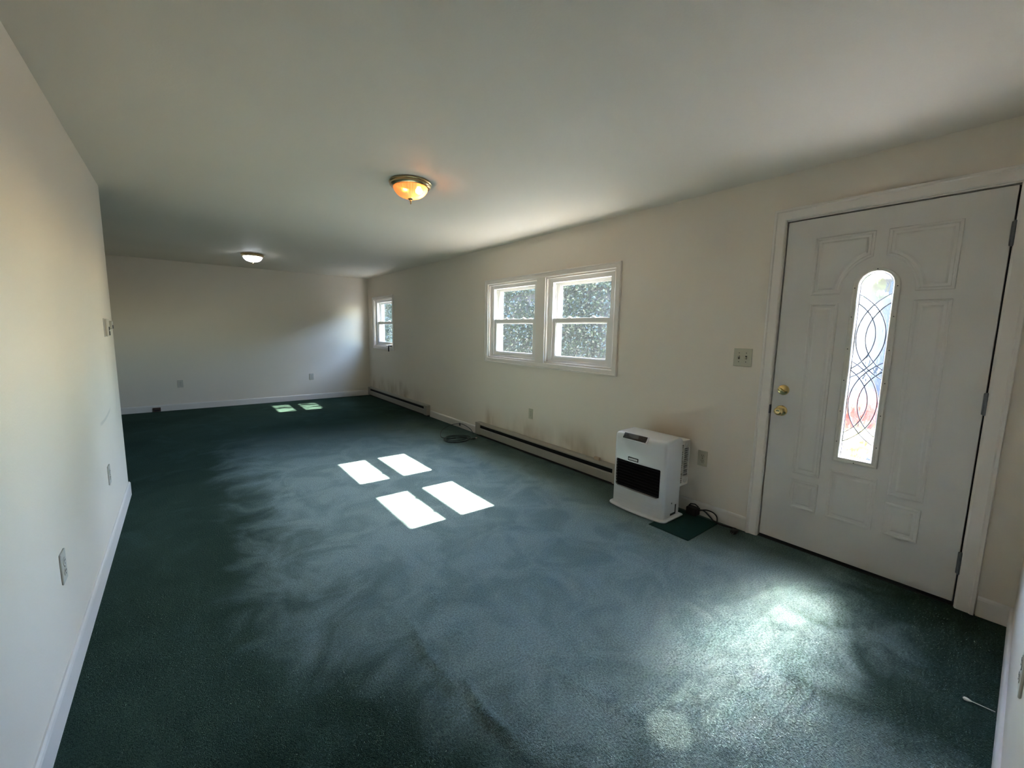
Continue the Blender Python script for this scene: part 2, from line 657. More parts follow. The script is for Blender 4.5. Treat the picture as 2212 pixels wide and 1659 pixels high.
wr = tag(wall_with_openings('wall_right', 0.0, WT, BACK - 0.1, L + 0.12, -0.02, H + 0.02, [W1, W2, W3, DOPEN], 'wall_w'),
         'long cream window wall with soot smudges above the heaters', kind='structure')
tag(MB().box(XFL - 0.12, 0.0, L, L + 0.12, -0.02, H + 0.02).build('wall_far', 'wall'),
    'blank cream end wall at the far end of the room', kind='structure')
tag(MB().box(XL - 0.115, XL, BACK - 0.1, YE, -0.02, H + 0.02).build('wall_left', 'wall_l'),
    'pale cream partition wall with a rub mark, ending part way down the room', kind='structure')
tag(MB().box(XFL - 0.12, XFL, 3.9, L + 0.12, -0.02, H + 0.02).build('wall_far_left', 'wall'),
    'cream side wall of the far part, hidden by the partition', kind='structure')
tag(MB().box(XFL, XL - 0.115, 3.9, 4.02, -0.02, H + 0.02).build('wall_behind_left', 'wall'),
    'cream return wall behind the partition', kind='structure')
tag(MB().box(-1.95, 0.0, NY - 0.115, NY, -0.02, H + 0.02).build('wall_near', 'wall'),
    'short cream wall at the edge of the picture beside the door', kind='structure')
tag(MB().box(XL - 0.115, 0.0, BACK - 0.12, BACK, -0.02, H + 0.02).build('wall_back', 'wall'),
    'cream wall of the space behind the viewpoint', kind='structure')
tag(MB().box(XFL - 0.12, WT, BACK - 0.12, L + 0.12, H, H + 0.12).build('ceiling', 'ceiling'),
    'plain off-white ceiling', kind='structure')


def floor_mesh():
    """carpeted floor; fine grid over the wrinkled strip, so the two wrinkles are real ridges"""
    def rng(a, b, n):
        return [a + (b - a) * i / n for i in range(n + 1)]
    xs = sorted(set([XFL - 0.12] + [round(q, 4) for q in rng(XL - 0.2, -2.5, 8)] + [round(q, 4) for q in rng(-2.5, -1.2, 130)]
                    + [round(q, 4) for q in rng(-1.2, 0.03, 12)]))
    ysx = sorted(set([BACK - 0.12] + [round(q, 4) for q in rng(0.0, 2.6, 104)] + [round(q, 4) for q in rng(2.6, L + 0.05, 30)]))
    segs = [((-2.245, 1.80), (-2.268, 1.30), 0.014, 0.020), ((-2.225, 1.36), (-2.214, 0.98), 0.019, 0.022),
            ((-1.93, 1.30), (-1.80, 0.75), 0.008, 0.025), ((-2.06, 2.0), (-2.10, 1.45), 0.003, 0.03)]

    def hgt(x, y):
        h = 0.0
        for (ax, ay), (bx, by), a, w in segs:
            dx, dy = bx - ax, by - ay
            t = ((x - ax) * dx + (y - ay) * dy) / (dx * dx + dy * dy)
            tt = min(max(t, 0.0), 1.0)
            px, py = ax + dx * tt + 0.008 * math.sin(9 * tt), ay + dy * tt
            d = math.hypot(x - px, y - py)
            h = max(h, a * math.exp(-(d / w) ** 2) * math.sin(math.pi * min(max(tt, 0.06), 0.94)) ** 0.5)
        return h
    bm = bmesh.new()
    top = [[bm.verts.new((x, y, hgt(x, y))) for y in ysx] for x in xs]
    for i in range(len(xs) - 1):
        for j in range(len(ysx) - 1):
            bm.faces.new((top[i][j], top[i + 1][j], top[i + 1][j + 1], top[i][j + 1]))
    x0, x1, y0, y1 = xs[0], xs[-1], ysx[0], ysx[-1]
    m = MB()
    m.bm.free()
    m.bm = bm
    m.box(x0, x1, y0, y1, -0.06, -0.02)
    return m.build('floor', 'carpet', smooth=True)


tag(floor_mesh(), 'worn dark teal carpet with wrinkles and soiled patches, paler window light painted into its middle', kind='structure')

# baseboards: board with an eased, lighter top edge
BH = 0.100


def baseboard(name, p0, p1, out, label, h=BH, ends=True):
    """p0->p1 run on the wall face, out = unit vector out of the wall"""
    p0, p1, o = Vector((*p0, 0)), Vector((*p1, 0)), Vector((*out, 0))
    prof = [(0.0, -0.01), (0.0125, -0.01), (0.0125, h - 0.016), (0.010, h - 0.006), (0.005, h), (0.0, h)]
    m = MB()
    m.loft([[tuple(q + o * a + Vector((0, 0, b))) for a, b in prof] for q in (p0, p1)])
    return tag(m.build(name, 'base'), label, kind='structure')


baseboard('baseboard_far', (XFL, L), (0, L), (0, -1), 'white baseboard along the far end wall')
bl = baseboard('baseboard_left', (XL, BACK), (XL, YE + 0.0125), (1, 0), 'white baseboard along the left partition wall', 0.108)
e = MB()
e.box(XL - 0.115, XL + 0.0125, YE, YE + 0.0125, -0.01, 0.102, 0.003).build('end_return', 'base', bl)
baseboard('baseboard_right_1', (0, 4.515), (0, 5.87), (-1, 0), 'white baseboard between the two baseboard heaters')
baseboard('baseboard_right_2', (0, 1.207), (0, 2.21), (-1, 0), 'white baseboard behind the white heater beside the door')
baseboard('baseboard_right_3', (0, NY), (0, 0.140), (-1, 0), 'short white baseboard between door and corner')
baseboard('baseboard_near', (-1.95, NY), (0, NY), (0, 1), 'white baseboard of the short near wall')

# ------------------------------------------------------------------ windows


def sash(parent, name, w0, w1, z0, z1, yc, stile, top, bot, with_lock=False, lifts=0):
    """one sliding sash: frame of four rails round one pane; local x range w0..w1 is the glass"""
    d = 0.018
    m = MB()
    a0, a1 = w0 - stile, w1 + stile
    m.box(a0, w0, yc - d, yc + d, z0 - bot, z1 + top, 0.004)
    m.box(w1, a1, yc - d, yc + d, z0 - bot, z1 + top, 0.004)
    m.box(w0 - 0.001, w1 + 0.001, yc - d + .0005, yc + d - .0005, z1, z1 + top, 0.003)
    m.box(w0 - 0.001, w1 + 0.001, yc - d + .0005, yc + d - .0005, z0 - bot, z0, 0.003)
    o = m.build(name, 'vinyl', parent)
    MB().box(w0 - 0.004, w1 + 0.004, yc - 0.0025, yc + 0.0025, z0 - 0.004, z1 + 0.004).build('pane', 'glass', o)
    g = MB()
    b = 0.007
    for (p, q, r_, s_) in ((w0, w0 + b, z0, z1), (w1 - b, w1, z0, z1), (w0, w1, z0, z0 + b), (w0, w1, z1 - b, z1)):
        g.box(p, q, yc - 0.010, yc - 0.003, r_, s_)
    g.build('glazing_bead', 'vinyl', o)
    if with_lock:
        for lx in (0.27, 0.73):
            cx = w0 + (w1 - w0) * lx
            k = MB()
            k.box(cx - 0.032, cx + 0.032, yc - 0.010, yc + 0.012, z1 + top - 0.001, z1 + top + 0.007, 0.003)
            k.lathe([(0.012, 0), (0.012, 0.012), (0.006, 0.016), (0.0, 0.016)], 16, (cx, yc, z1 + top + 0.004))
            k.box(cx - 0.006, cx + 0.028, yc - 0.012, yc - 0.002, z1 + top + 0.009, z1 + top + 0.015, 0.002)
            k.build('sash_lock', 'vinyl', o, True)
    return o


def window(name, op, label):
    y0, y1, z0, z1 = op
    yc = (y0 + y1) / 2
    w = (y1 - y0) / 2
    root = empty(name, (0, yc, z0), RZ_WIN)
    tag(root, label, kind='structure')
    h = z1 - z0
    # painted wood jamb boards lining the opening
    for nm, bx in (('jamb_board', (-w, -w + 0.016, 0.0, 0.075, 0, h)), ('jamb_board', (w - 0.016, w, 0.0, 0.075, 0, h)),
                   ('head_board', (-w, w, 0.0, 0.075, h - 0.016, h)), ('sill_board', (-w, w, 0.0, 0.075, 0, 0.016))):
        MB().box(bx[0], bx[1], bx[2], bx[3], bx[4], bx[5], 0.001).build(nm, 'trim', root)
    # vinyl master frame with stepped tracks
    f = MB()
    for a, b, d0, d1 in ((0.0, 0.040, 0.030, 0.172), (0.040, 0.058, 0.030, 0.038), (0.040, 0.056, 0.084, 0.092), (0.040, 0.060, 0.134, 0.172)):
        f.box(-w + 0.016 * (d0 < 0.07) + a, -w + b + 0.016, d0, d1, 0.0, h)
        f.box(w - b - 0.016, w - 0.016 * (d0 < 0.07) - a, d0, d1, 0.0, h)
        if a == 0.0 or d0 > 0.08:
            f.box(-w + 0.001, w - 0.001, d0 + .0005, d1 - .0005, h - b - 0.014, h - 0.0)
            f.box(-w + 0.001, w - 0.001, d0 + .0005, d1 - .0005, 0.0, b * 0.8 + 0.008)
    f.build('frame', 'vinyl', root)
    gw = w - 0.112          # half glass width
    lo = sash(root, 'lower_sash', -gw, gw, 0.078, 0.421, 0.060, 0.050, 0.044, 0.042, True)
    upn = sash(root, 'upper_sash', -gw, gw, 0.452, 0.801, 0.113, 0.046, 0.036, 0.040)
    sc_ = MB()
    sc_.box(-w + 0.070, w - 0.070, 0.163, 0.1645, 0.05, h - 0.06)
    sc_.build('insect_screen', 'screen', root)
    return root


window('window_1', W1, 'white double-hung window, left half of the twin pair')
window('window_2', W2, 'white double-hung window, right half of the twin pair')
window('window_3', W3, 'small white double-hung window near the far corner')


def casing(name, y0, y1, z0, z1, cw, label, mull=None, bottom=True, th=0.017):
    """mitred flat casing boards round an opening; local frame of the window wall"""
    yc = (y0 + y1) / 2
    root = empty(name, (0, yc, z0), RZ_WIN)
    tag(root, label, kind='structure')
    w, h = (y1 - y0) / 2, z1 - z0

    def board(pts, nm):
        # pts: inner edge a->b, outer edge d<-c ; raised outer bead
        a, b, c, d = [Vector((q[0], 0, q[1])) for q in pts]
        loops = []
        for s, q0, q1 in ((0, a, d), (1, b, c)):
            row = []
            for t, out in ((0, 0.0), (0, 0.010), (0.10, 0.014), (0.72, 0.015), (0.80, th + 0.004), (0.96, th + 0.004), (1.0, th), (1.0, 0.0)):
                v = q0.lerp(q1, t)
                row.append((v.x, -out, v.z))
            loops.append(row)
        return MB().loft(loops).build(nm, 'trim', root)
    lo = -cw if bottom else 0.0
    board([(-w, 0 if bottom else -0.0), (-w, h), (-w - cw, h + cw), (-w - cw, lo)], 'casing_board')
    board([(w, h), (w, 0), (w + cw, lo), (w + cw, h + cw)], 'casing_board')
    board([(-w, h), (w, h), (w + cw, h + cw), (-w - cw, h + cw)], 'casing_board')
    if bottom:
        board([(w, 0), (-w, 0), (-w - cw, -cw), (w + cw, -cw)], 'casing_board')
    if mull:
        a, b = yc - mull[1], yc - mull[0]
        MB().box(a, b, -0.013, 0.03, 0.0, h, 0.002).build('mullion_board', 'trim', root)
    return root


casing('trim_1', W2[0], W1[1], W1[2], W1[3], 0.056, 'mitred white casing round the twin windows', (W2[1], W1[0]))
casing('trim_2', W3[0], W3[1], W3[2], W3[3], 0.056, 'mitred white casing round the small far window')
casing('trim_3', DY0 - 0.006, DY1 + 0.006, 0.0, DT + 0.010, 0.068, 'white casing round the entry door', None, False)

# ------------------------------------------------------------------ entry door
CY = 0.6745
door = empty('door_1', (0, CY, 0), RZ_WIN)
tag(door, 'white entry door with arched decorative glass and embossed panels', kind='structure')
dl, dr = CY - DY1, CY - DY0           # local x of the door edges
FACE = 0.006                          # slab face, local y
GR, GZ0, GZ1 = 0.0705, 0.652, 1.632   # glass half width, bottom, spring line of the arch


def arch(r, z0, zc, n=20):
    pts = [(-r, z0), (r, z0)]
    for i in range(n + 1):
        a = math.pi * i / n
        pts.append((r * math.cos(a), zc + r * math.sin(a)))
    return pts


slab = MB().box(dl + 0.004, dr - 0.004, FACE, FACE + 0.044, DB + 0.010, DT - 0.004, 0.0015).build('door_slab', 'door', door)
cut = MB()
ap = arch(GR + 0.012, GZ0 - 0.012, GZ1)
cut.loft([[(a, y_, b) for a, b in ap] for y_ in (-0.05, 0.12)])
co = cut.build('cutter', 'door', door)
bpy.context.view_layer.update()
boolean(slab, co)


def offset_poly(pts, d):
    n = len(pts)
    area = sum(pts[i][0] * pts[(i + 1) % n][1] - pts[(i + 1) % n][0] * pts[i][1] for i in range(n))
    sg = 1 if area > 0 else -1
    out = []
    for i in range(n):
        p0, p1, p2 = (Vector(pts[i - 1]), Vector(pts[i]), Vector(pts[(i + 1) % n]))
        e1, e2 = (p1 - p0).normalized(), (p2 - p1).normalized()
        n1, n2 = Vector((-e1.y, e1.x)) * sg, Vector((-e2.y, e2.x)) * sg
        b = n1 + n2
        b = b / max(b.dot(n1), 0.35)
        out.append(tuple(p1 + b * d))
    return out


def panel(pts):
    loops = []
    for ins, hgt in ((0.0, -0.001), (0.003, 0.0045), (0.009, 0.006), (0.014, 0.005), (0.018, 0.001), (0.030, 0.0008), (0.038, 0.005), (0.042, 0.0055)):
        loops.append([(a, FACE - hgt, b) for a, b in offset_poly(pts, ins)])
    m = MB()
    m.loft(loops, False, True)
    return m.build('panel', 'door', door)


def rect(a, b, c, d):
    return [(a, c), (b, c), (b, d), (a, d)]


panel(rect(-0.300, -0.157, 0.488, 1.545))
panel(rect(0.157, 0.300, 0.488, 1.545))
panel(rect(-0.296, -0.155, 0.264, 0.450))
panel(rect(0.155, 0.298, 0.264, 0.450))
panel(rect(-0.108, 0.110, 0.264, 0.564))


def corner(sg):
    pts = [(sg * 0.301, 1.590), (sg * 0.301, 1.924), (sg * 0.026, 1.924)]
    n = 10
    rx, rz, zc = 0.157, 0.198, 1.590
    a0 = math.acos(0.026 / rx)
    for i in range(n + 1):
        a = a0 * (1 - i / n)
        pts.append((sg * rx * math.cos(a), zc + rz * math.sin(a)))
    pts = pts[:-1] + [(sg * rx, 1.590)]
    return pts


panel(corner(-1))
panel(corner(1))

# glass insert: moulded frame ring with two beads
outer, inner = arch(0.1, 0.622, 1.622), None
fr = MB()
loops = []
for r, z0, zc, o_ in ((0.101, 0.621, 1.622, -0.001), (0.101, 0.621, 1.622, 0.008), (0.097, 0.625, 1.623, 0.012), (0.090, 0.632, 1.625, 0.012), (0.086, 0.636, 1.626, 0.009),
                      (0.081, 0.641, 1.628, 0.011), (0.076, 0.646, 1.630, 0.009), (0.072, 0.650, 1.632, 0.002), (0.0705, 0.652, 1.632, -0.014), (0.0705, 0.652, 1.632, -0.03)):
    loops.append([(a, FACE - o_, b) for a, b in arch(r, z0, zc)])
fr.loft(loops, False, False)
fro = fr.build('glass_frame', 'frame_pl', door, True, 50)
for sx in (-1, 1):
    for z in (0.74, 0.92, 1.10, 1.28, 1.46, 1.62):
        MB().lathe([(0.0028, 0.0), (0.0028, 0.001), (0.0, 0.001)], 10, (sx * 0.0895, FACE - 0.012, z), 'Y').build('screw_plug', 'dark', fro)
MB().lathe([(0.0028, 0.0), (0.0028, 0.001), (0.0, 0.001)], 10, (0, FACE - 0.012, 1.7165), 'Y').build('screw_plug', 'dark', fro)
MB().lathe([(0.0028, 0.0), (0.0028, 0.001), (0.0, 0.001)], 10, (0, FACE - 0.012, 0.630), 'Y').build('screw_plug', 'dark', fro)

# decorative glass: rippled base pane, bevelled band pieces, lead cames
GYL = FACE + 0.020
pane = MB()
pane.bm.faces.new([pane.bm.verts.new((a, GYL, b)) for a, b in arch(GR + 0.001, GZ0 - 0.001, GZ1)])
pn = pane.build('decorative_pane', 'dglass', door)
C0, R0, R1 = 0.209, 0.2727, 0.2302


def arc_pts(sg, zc, r, n=44):
    """arc bulging to side sg, clipped to the glass"""
    pts = []
    dz = math.sqrt(r * r - (C0 - GR) ** 2)
    amax = math.asin(dz / r)
    for i in range(n + 1):
        a = -amax + 2 * amax * i / n
        pts.append((sg * (-C0 + r * math.cos(a)), zc + r * math.sin(a)))
    return pts


for zc in (1.352, 0.976):
    for sg in (-1, 1):
        a_, b_ = arc_pts(sg, zc, R0), arc_pts(sg, zc, R1)
        band = MB()
        for yy in (GYL - 0.0045, GYL - 0.0022):
            ra = [band.bm.verts.new((x, yy, z)) for x, z in a_]
            rb = [band.bm.verts.new((x, yy, z)) for x, z in b_]
            for i in range(len(ra) - 1):
                band.bm.faces.new((ra[i], ra[i + 1], rb[i + 1], rb[i]))
            break
        band.build('bevelled_glass_piece', 'dbevel', pn)
        for pts in (a_, b_):
            MB().tube([(x, GYL - 0.004, z) for x, z in pts], 0.0028, 6).build('came', 'came', pn)
MB().tube([(a, GYL - 0.004, b) for a, b in arch(GR - 0.0015, GZ0 + 0.0015, GZ1)] + [(-GR + 0.0015, GYL - 0.004, GZ0 + 0.0015)], 0.0022, 6).build('edge_came', 'came', pn)


# hardware
def rosette_knob():
    k = empty('door_knob', (CY - 1.068, FACE, 0.872))
    k.parent = door
    MB().lathe([(0.0, 0.0), (0.034, 0.0), (0.034, 0.003), (0.030, 0.008), (0.016, 0.011), (0.012, 0.013)], 32, (0, 0, 0), 'Y').build('rose', 'brass', k, True)
    kn = MB().lathe([(0.011, 0.010), (0.011, 0.026), (0.016, 0.030), (0.024, 0.037), (0.0265, 0.046), (0.025, 0.055), (0.019, 0.062), (0.012, 0.064), (0.010, 0.0632), (0.0, 0.0632)], 32, (0, 0, 0), 'Y').build('knob', 'brass', k, True, 50)
    return k


rosette_knob()
db = empty('deadbolt', (CY - 1.067, FACE, 1.006))
db.parent = door
MB().lathe([(0.0, 0.0), (0.033, 0.0), (0.033, 0.004), (0.030, 0.010), (0.022, 0.014), (0.0, 0.015)], 32, (0, 0, 0), 'Y').build('rose', 'brass', db, True)
MB().box(-0.018, 0.018, -0.036, -0.012, -0.0045, 0.0045, 0.003, Matrix.Rotation(R(35), 4, 'Y')).build('thumb_turn', 'brass', db, True)
for za, zb in ((1.772, 1.880), (0.989, 1.093), (0.178, 0.290)):
    hg = MB()
    hx = dr + 0.001
    hg.box(hx - 0.010, hx + 0.010, -0.003, 0.004, za, zb, 0.002)
    hgo = hg.build('hinge', 'hinge', door)
    kn = MB()
    for i in range(5):
        q0, q1 = za + (zb - za) * i / 5 + 0.0006, za + (zb - za) * (i + 1) / 5 - 0.0006
        kn.lathe([(0.0, q0), (0.0065, q0), (0.0065, q1), (0.0, q1)], 16, (hx + 0.001, -0.006, 0))
    kn.lathe([(0.0, za - 0.004), (0.004, za - 0.003), (0.0045, za), (0.0045, zb), (0.004, zb + 0.003), (0.0, zb + 0.004)], 12, (hx + 0.001, -0.006, 0))
    kn.build('knuckle', 'hinge', hgo, True)
# jamb, strike plate, threshold and sweep
jm = MB()
jm.box(dl - 0.022, dl - 0.003, 0.0, WT, 0, DT + 0.02)
jm.box(dr + 0.003, dr + 0.022, 0.0, WT, 0, DT + 0.02)
jm.box(dl - 0.003, dr + 0.003, 0.0, WT, DT + 0.003, DT + 0.02)
jm.build('door_jamb', 'trim', door)
st = MB()
st.box(dl - 0.003, dl + 0.012, FACE + 0.0445, FACE + 0.07, 0.0, DT)
st.box(dr - 0.012, dr + 0.003, FACE + 0.0445, FACE + 0.07, 0.0, DT)
st.box(dl, dr, FACE + 0.0445, FACE + 0.07, DT - 0.012, DT + 0.004)
st.build('weatherstrip', 'dark', door)
MB().box(dl - 0.009, dl - 0.0005, -0.0035, 0.02, 0.845, 0.902, 0.001).build('strike_plate', 'hinge', door)
MB().box(dl - 0.003, dr + 0.003, 0.004, WT, -0.015, 0.0035).build('threshold', 'dark', door)
MB().box(dl + 0.004, dr - 0.004, FACE + 0.004, FACE + 0.040, 0.003, DB + 0.0115).build('door_sweep', 'black', door)

# ------------------------------------------------------------------ ceiling lights


def ceiling_light(loc, label, glass, bulbmat, bulb_at, rz):
    root = empty('ceiling_light', loc, rz)
    tag(root, label, 'ceiling light', 'domed ceiling lights')
    root.location.z = H
    MB().lathe([(0.0, 0.0), (0.138, 0.0), (0.1415, -0.004), (0.1415, -0.010), (0.134, -0.014), (0.136, -0.020), (0.136, -0.026), (0.130, -0.032), (0.120, -0.036),
                (0.112, -0.037), (0.110, -0.033), (0.104, -0.012), (0.0, -0.010)], 64).build('canopy', 'brass_lamp', root, True, 40)
    prof = []
    n = 14
    for i in range(n + 1):
        a = math.pi / 2 * i / n
        prof.append((0.114 * math.cos(a) ** 0.85 + 0.0, -0.034 - 0.072 * math.sin(a) ** 1.15))
    prof[-1] = (0.006, prof[-1][1])
    m = MB()
    loops = []
    seg = 144
    for k, (r, h) in enumerate(prof):
        amp = 0.012 if k < n - 2 else 0.0
        loops.append([(r * (1 + amp * math.cos(36 * 2 * math.pi * i / seg)) * math.cos(2 * math.pi * i / seg),
                       r * (1 + amp * math.cos(36 * 2 * math.pi * i / seg)) * math.sin(2 * math.pi * i / seg), h) for i in range(seg)])
    m.loft(loops, False, False)
    m.build('glass_dome', glass, root, True, 60)
    MB().lathe([(0.0, -0.100), (0.016, -0.101), (0.019, -0.106), (0.014, -0.112), (0.008, -0.116), (0.009, -0.120), (0.006, -0.127), (0.0035, -0.131), (0.0045, -0.136), (0.003, -0.141), (0.0, -0.142)], 24).build('finial', 'brass_lamp', root, True)
    for k, (bx, by) in enumerate(bulb_at):
        lit = k == 0 or bulbmat[1] is not None
        sock = MB().lathe([(0.0, -0.012), (0.014, -0.012), (0.014, -0.030), (0.0, -0.030)], 16, (bx, by, 0)).build('bulb_socket', 'plate_w', root)
        bm_ = bulbmat[0] if k == 0 else bulbmat[1] or MAT['plate_w']
        MB().lathe([(0.0, -0.029), (0.011, -0.030), (0.013, -0.036), (0.022, -0.048), (0.024, -0.057), (0.020, -0.067), (0.010, -0.073), (0.0, -0.0745)], 24, (bx, by, 0)).build('bulb', bm_, sock, True)
    return root


E1 = emit('warm_bulb_glow', (1.0, 0.52, 0.22), 13.0)
E2 = emit('cool_bulb_glow', (0.90, 0.95, 1.0), 12.0)
MAT['lampg1'] = lamp_glass('ribbed_amber_glass', (0.95, 0.60, 0.34), 0.72)
MAT['lampg2'] = lamp_glass('ribbed_clear_glass', (0.96, 0.98, 1.0), 0.45)
ceiling_light((-1.700, 2.850, H), 'brass ceiling light with warm amber glass dome, nearer the twin windows', 'lampg1', (E1, None), [(0.045, -0.035)], 0.0)
ceiling_light((-2.145, 6.92, H), 'ceiling light with bright white dome near the far wall', 'lampg2', (E2, E2), [(0.045, -0.01), (-0.045, 0.01)], 0.0)

# ------------------------------------------------------------------ electrical wall plates


def plate_mesh(w, h, th=0.006):
    m = MB()
    m.box(-w / 2, w / 2, -th, 0.0, -h / 2, h / 2, 0.003)
    return m


def outlet(loc, rz, label, matp='plate', group='duplex outlets on the walls', size=(0.072, 0.117)):
    root = empty('wall_outlet', loc, rz)
    tag(root, label, 'outlet', group)
    plate_mesh(*size).build('cover_plate', matp, root)
    for s in (-1, 1):
        f = MB()
        z0 = s * 0.0195
        pts = []
        for i in range(24):
            a = 2 * math.pi * i / 24
            pts.append((0.0172 * math.cos(a), max(-0.0135, min(0.0135, 0.0172 * math.sin(a)))))
        f.loft([[(a, -o_, z0 + b) for a, b in pts] for o_ in (0.004, 0.0078)])
        fo = f.build('receptacle', matp, root)
        for sx, hh in ((-0.0064, 0.0088), (0.0064, 0.0072)):
            MB().box(sx - 0.0012, sx + 0.0012, -0.0084, -0.006, z0 + 0.002 - hh / 2 + 0.002, z0 + 0.002 + hh / 2 + 0.002).build('slot', 'slot', fo)
        MB().lathe([(0.0026, 0.006), (0.0026, 0.0084), (0.0, 0.0084)], 10, (0, 0, z0 - 0.0075), 'Y').build('slot', 'slot', fo)
    MB().lathe([(0.003, 0.005), (0.003, 0.0070), (0.0, 0.0072)], 10, (0, 0, 0), 'Y').build('screw', 'slot', root)
    return root


outlet((0, 1.547, 0.434), RZ_WIN, 'ivory duplex outlet on the window wall between white heater and door')
outlet((0, 3.494, 0.443), RZ_WIN, 'ivory duplex outlet above the long baseboard heater under the twin windows', size=(0.070, 0.114))
outlet((-3.043, L, 0.420), RZ_FAR, 'outlet on the far end wall, the one nearer the partition', 'plate_g')
outlet((-1.104, L, 0.432), RZ_FAR, 'outlet on the far end wall, the one nearer the small window', 'plate_g')
outlet((XL, 2.262, 0.443), RZ_LEFT, 'white outlet on the left partition wall, the one nearer the viewer', 'plate_g')
outlet((XL, 3.535, 0.430), RZ_LEFT, 'white outlet on the left partition wall below the thermostat', 'plate_g')
outlet((-1.42, NY, 0.545), RZ_NEAR, 'white outlet edge on the short near wall at the picture edge', 'plate_g')

# double toggle switch
sw = empty('light_switch', (0, 1.327, 1.198), RZ_WIN)
tag(sw, 'ivory double toggle light switch on the wall beside the entry door', 'light switch')
plate_mesh(0.118, 0.121).build('cover_plate', 'plate', sw)
for sx in (-0.023, 0.023):
    b = MB().box(sx - 0.0055, sx + 0.0055, -0.0068, -0.005, -0.012, 0.012).build('toggle_slot', 'slot', sw)
    MB().box(sx - 0.0045, sx + 0.0045, -0.018, -0.004, -0.004, 0.006, 0.0015, Matrix.Rotation(R(-24 if sx < 0 else 24), 4, 'X')).build('toggle', 'plate', b)
    for z in (-0.030, 0.030):
        MB().lathe([(0.003, 0.005), (0.003, 0.0068), (0.0, 0.007)], 10, (sx, 0, z), 'Y').build('screw', 'slot', sw)

# thermostat and small control on the left wall
th = empty('thermostat', (XL, 4.035, 1.320), RZ_LEFT)
tag(th, 'white wall thermostat with dark vertical slot near the end of the left partition', 'thermostat')
MB().box(-0.065, 0.065, -0.006, 0, -0.062, 0.062, 0.003).build('back_plate', 'plate_w', th)
MB().box(-0.060, 0.060, -0.018, -0.005, -0.058, 0.058, 0.005).build('cover', 'plate_g', th)
MB().box(0.004, 0.050, -0.0195, -0.017, -0.052, 0.006).build('scale_window', 'dark', th)
MB().box(0.010, 0.044, -0.0215, -0.017, -0.024, -0.016, 0.001).build('lever', 'plate_w', th)
ct = empty('wall_control', (XL, 4.285, 1.338), RZ_LEFT)
tag(ct, 'small white control with dark lower window at the end of the left partition', 'wall control')
MB().box(-0.034, 0.034, -0.016, 0, -0.030, 0.030, 0.004).build('housing', 'plate_g', ct)
MB().box(-0.014, 0.030, -0.0172, -0.015, -0.026, 0.000).build('display', 'dark', ct)

# ------------------------------------------------------------------ baseboard heaters


def baseboard_heater(y_left, y_right, label):
    """electric convector; y_left is the end on the viewer's left"""
    n = y_left - y_right
    root = empty('baseboard_heater', (0, (y_left + y_right) / 2, 0), RZ_WIN)
    tag(root, label, 'baseboard heater', 'beige baseboard heaters')
    w = n / 2
    D, T, B = 0.064, 0.172, 0.022
    MB().box(-w + 0.004, w - 0.004, -0.010, 0.0, B, T).build('back_panel', 'bbh', root)
    # lower front panel, rolled edge
    prof = [(-0.052, B), (-D, B + 0.006), (-D, 0.098), (-D + 0.004, 0.106), (-D + 0.012, 0.108), (-D + 0.012, 0.105), (-D + 0.006, 0.102), (-D + 0.003, 0.098), (-D + 0.003, B + 0.006), (-0.052, B + 0.004)]
    MB().loft([[(x, a, b) for a, b in prof] for x in (-w + 0.012, w - 0.012)]).build('front_panel', 'bbh', root)
    prof = [(0.0, T + 0.004), (-0.045, T), (-D, T - 0.010), (-D, T - 0.022), (-D + 0.003, T - 0.022), (-D + 0.003, T - 0.011), (-0.045, T - 0.004), (0.0, T)]
    MB().loft([[(x, a, b) for a, b in prof] for x in (-w + 0.012, w - 0.012)]).build('top_hood', 'bbh', root)
    for s in (-1, 1):
        MB().box(s * w - (0.0 if s < 0 else 0.095), s * w + (0.095 if s < 0 else 0.0), -D - 0.002, 0.0, B - 0.002, T + 0.002, 0.003).build('end_cap', 'bbh', root)
    MB().box(-w + 0.09, w - 0.09, -0.050, -0.012, 0.055, 0.148).build('fin_element', 'bbh_in', root)
    MB().box(-w + 0.01, w - 0.01, -0.045, -0.005, 0.0, B + 0.003).build('gap_shade_strip', 'dark', root)  # dark strip standing in for the shade in the gap underneath
    return root


baseboard_heater(4.510, 2.215, 'long beige baseboard heater under the twin windows')
baseboard_heater(8.470, 5.885, 'beige baseboard heater below the small far window')

blk = empty('wood_block', (-0.030, 2.515, 0.1755))
tag(blk, 'small tan block lying on top of the baseboard heater beside the white heater', 'block')
MB().box(-0.012, 0.014, -0.030, 0.030, 0.0, 0.028, 0.003).build('block_body', 'wood', blk)

# ------------------------------------------------------------------ white room heater
mt = empty('carpet_mat', (-0.25, 1.72, 0.0))
tag(mt, 'dark green carpet offcut lying under the white heater', 'mat')
mm = MB()
mm.box(-0.212, 0.205, -0.345, -0.05, 0.0, 0.0048, 0.002)
mm.build('mat_sheet', 'mat', mt)
MB().box(-0.216, -0.209, -0.345, -0.05, 0.0005, 0.0075, 0.003).build('bound_edge', 'mat', mt)

HZ = 0.005
ht = empty('room_heater', (0, 1.845, HZ), RZ_WIN)
tag(ht, 'white vented room heater with black grille standing by the window wall', 'heater')


def plan(xh, yf, yb, bow, rc, n=8):
    """plan outline: bowed front with rounded front corners; local x half width xh"""
    pts = []
    m = 18
    for i in range(m + 1):
        t = -1 + 2 * i / m
        x = t * (xh - rc)
        pts.append((x, yf + rc * 0.0 + bow * t * t))
    ye = yf + bow
    for i in range(1, n + 1):
        a = math.pi / 2 * i / n
        pts.append((xh - rc + rc * math.sin(a), ye + rc * (1 - math.cos(a))))
    pts.append((xh, yb))
    pts.append((-xh, yb))
    for i in range(n, 0, -1):
        a = math.pi / 2 * i / n
        pts.append((-xh + rc - rc * math.sin(a), ye + rc * (1 - math.cos(a))))
    return pts


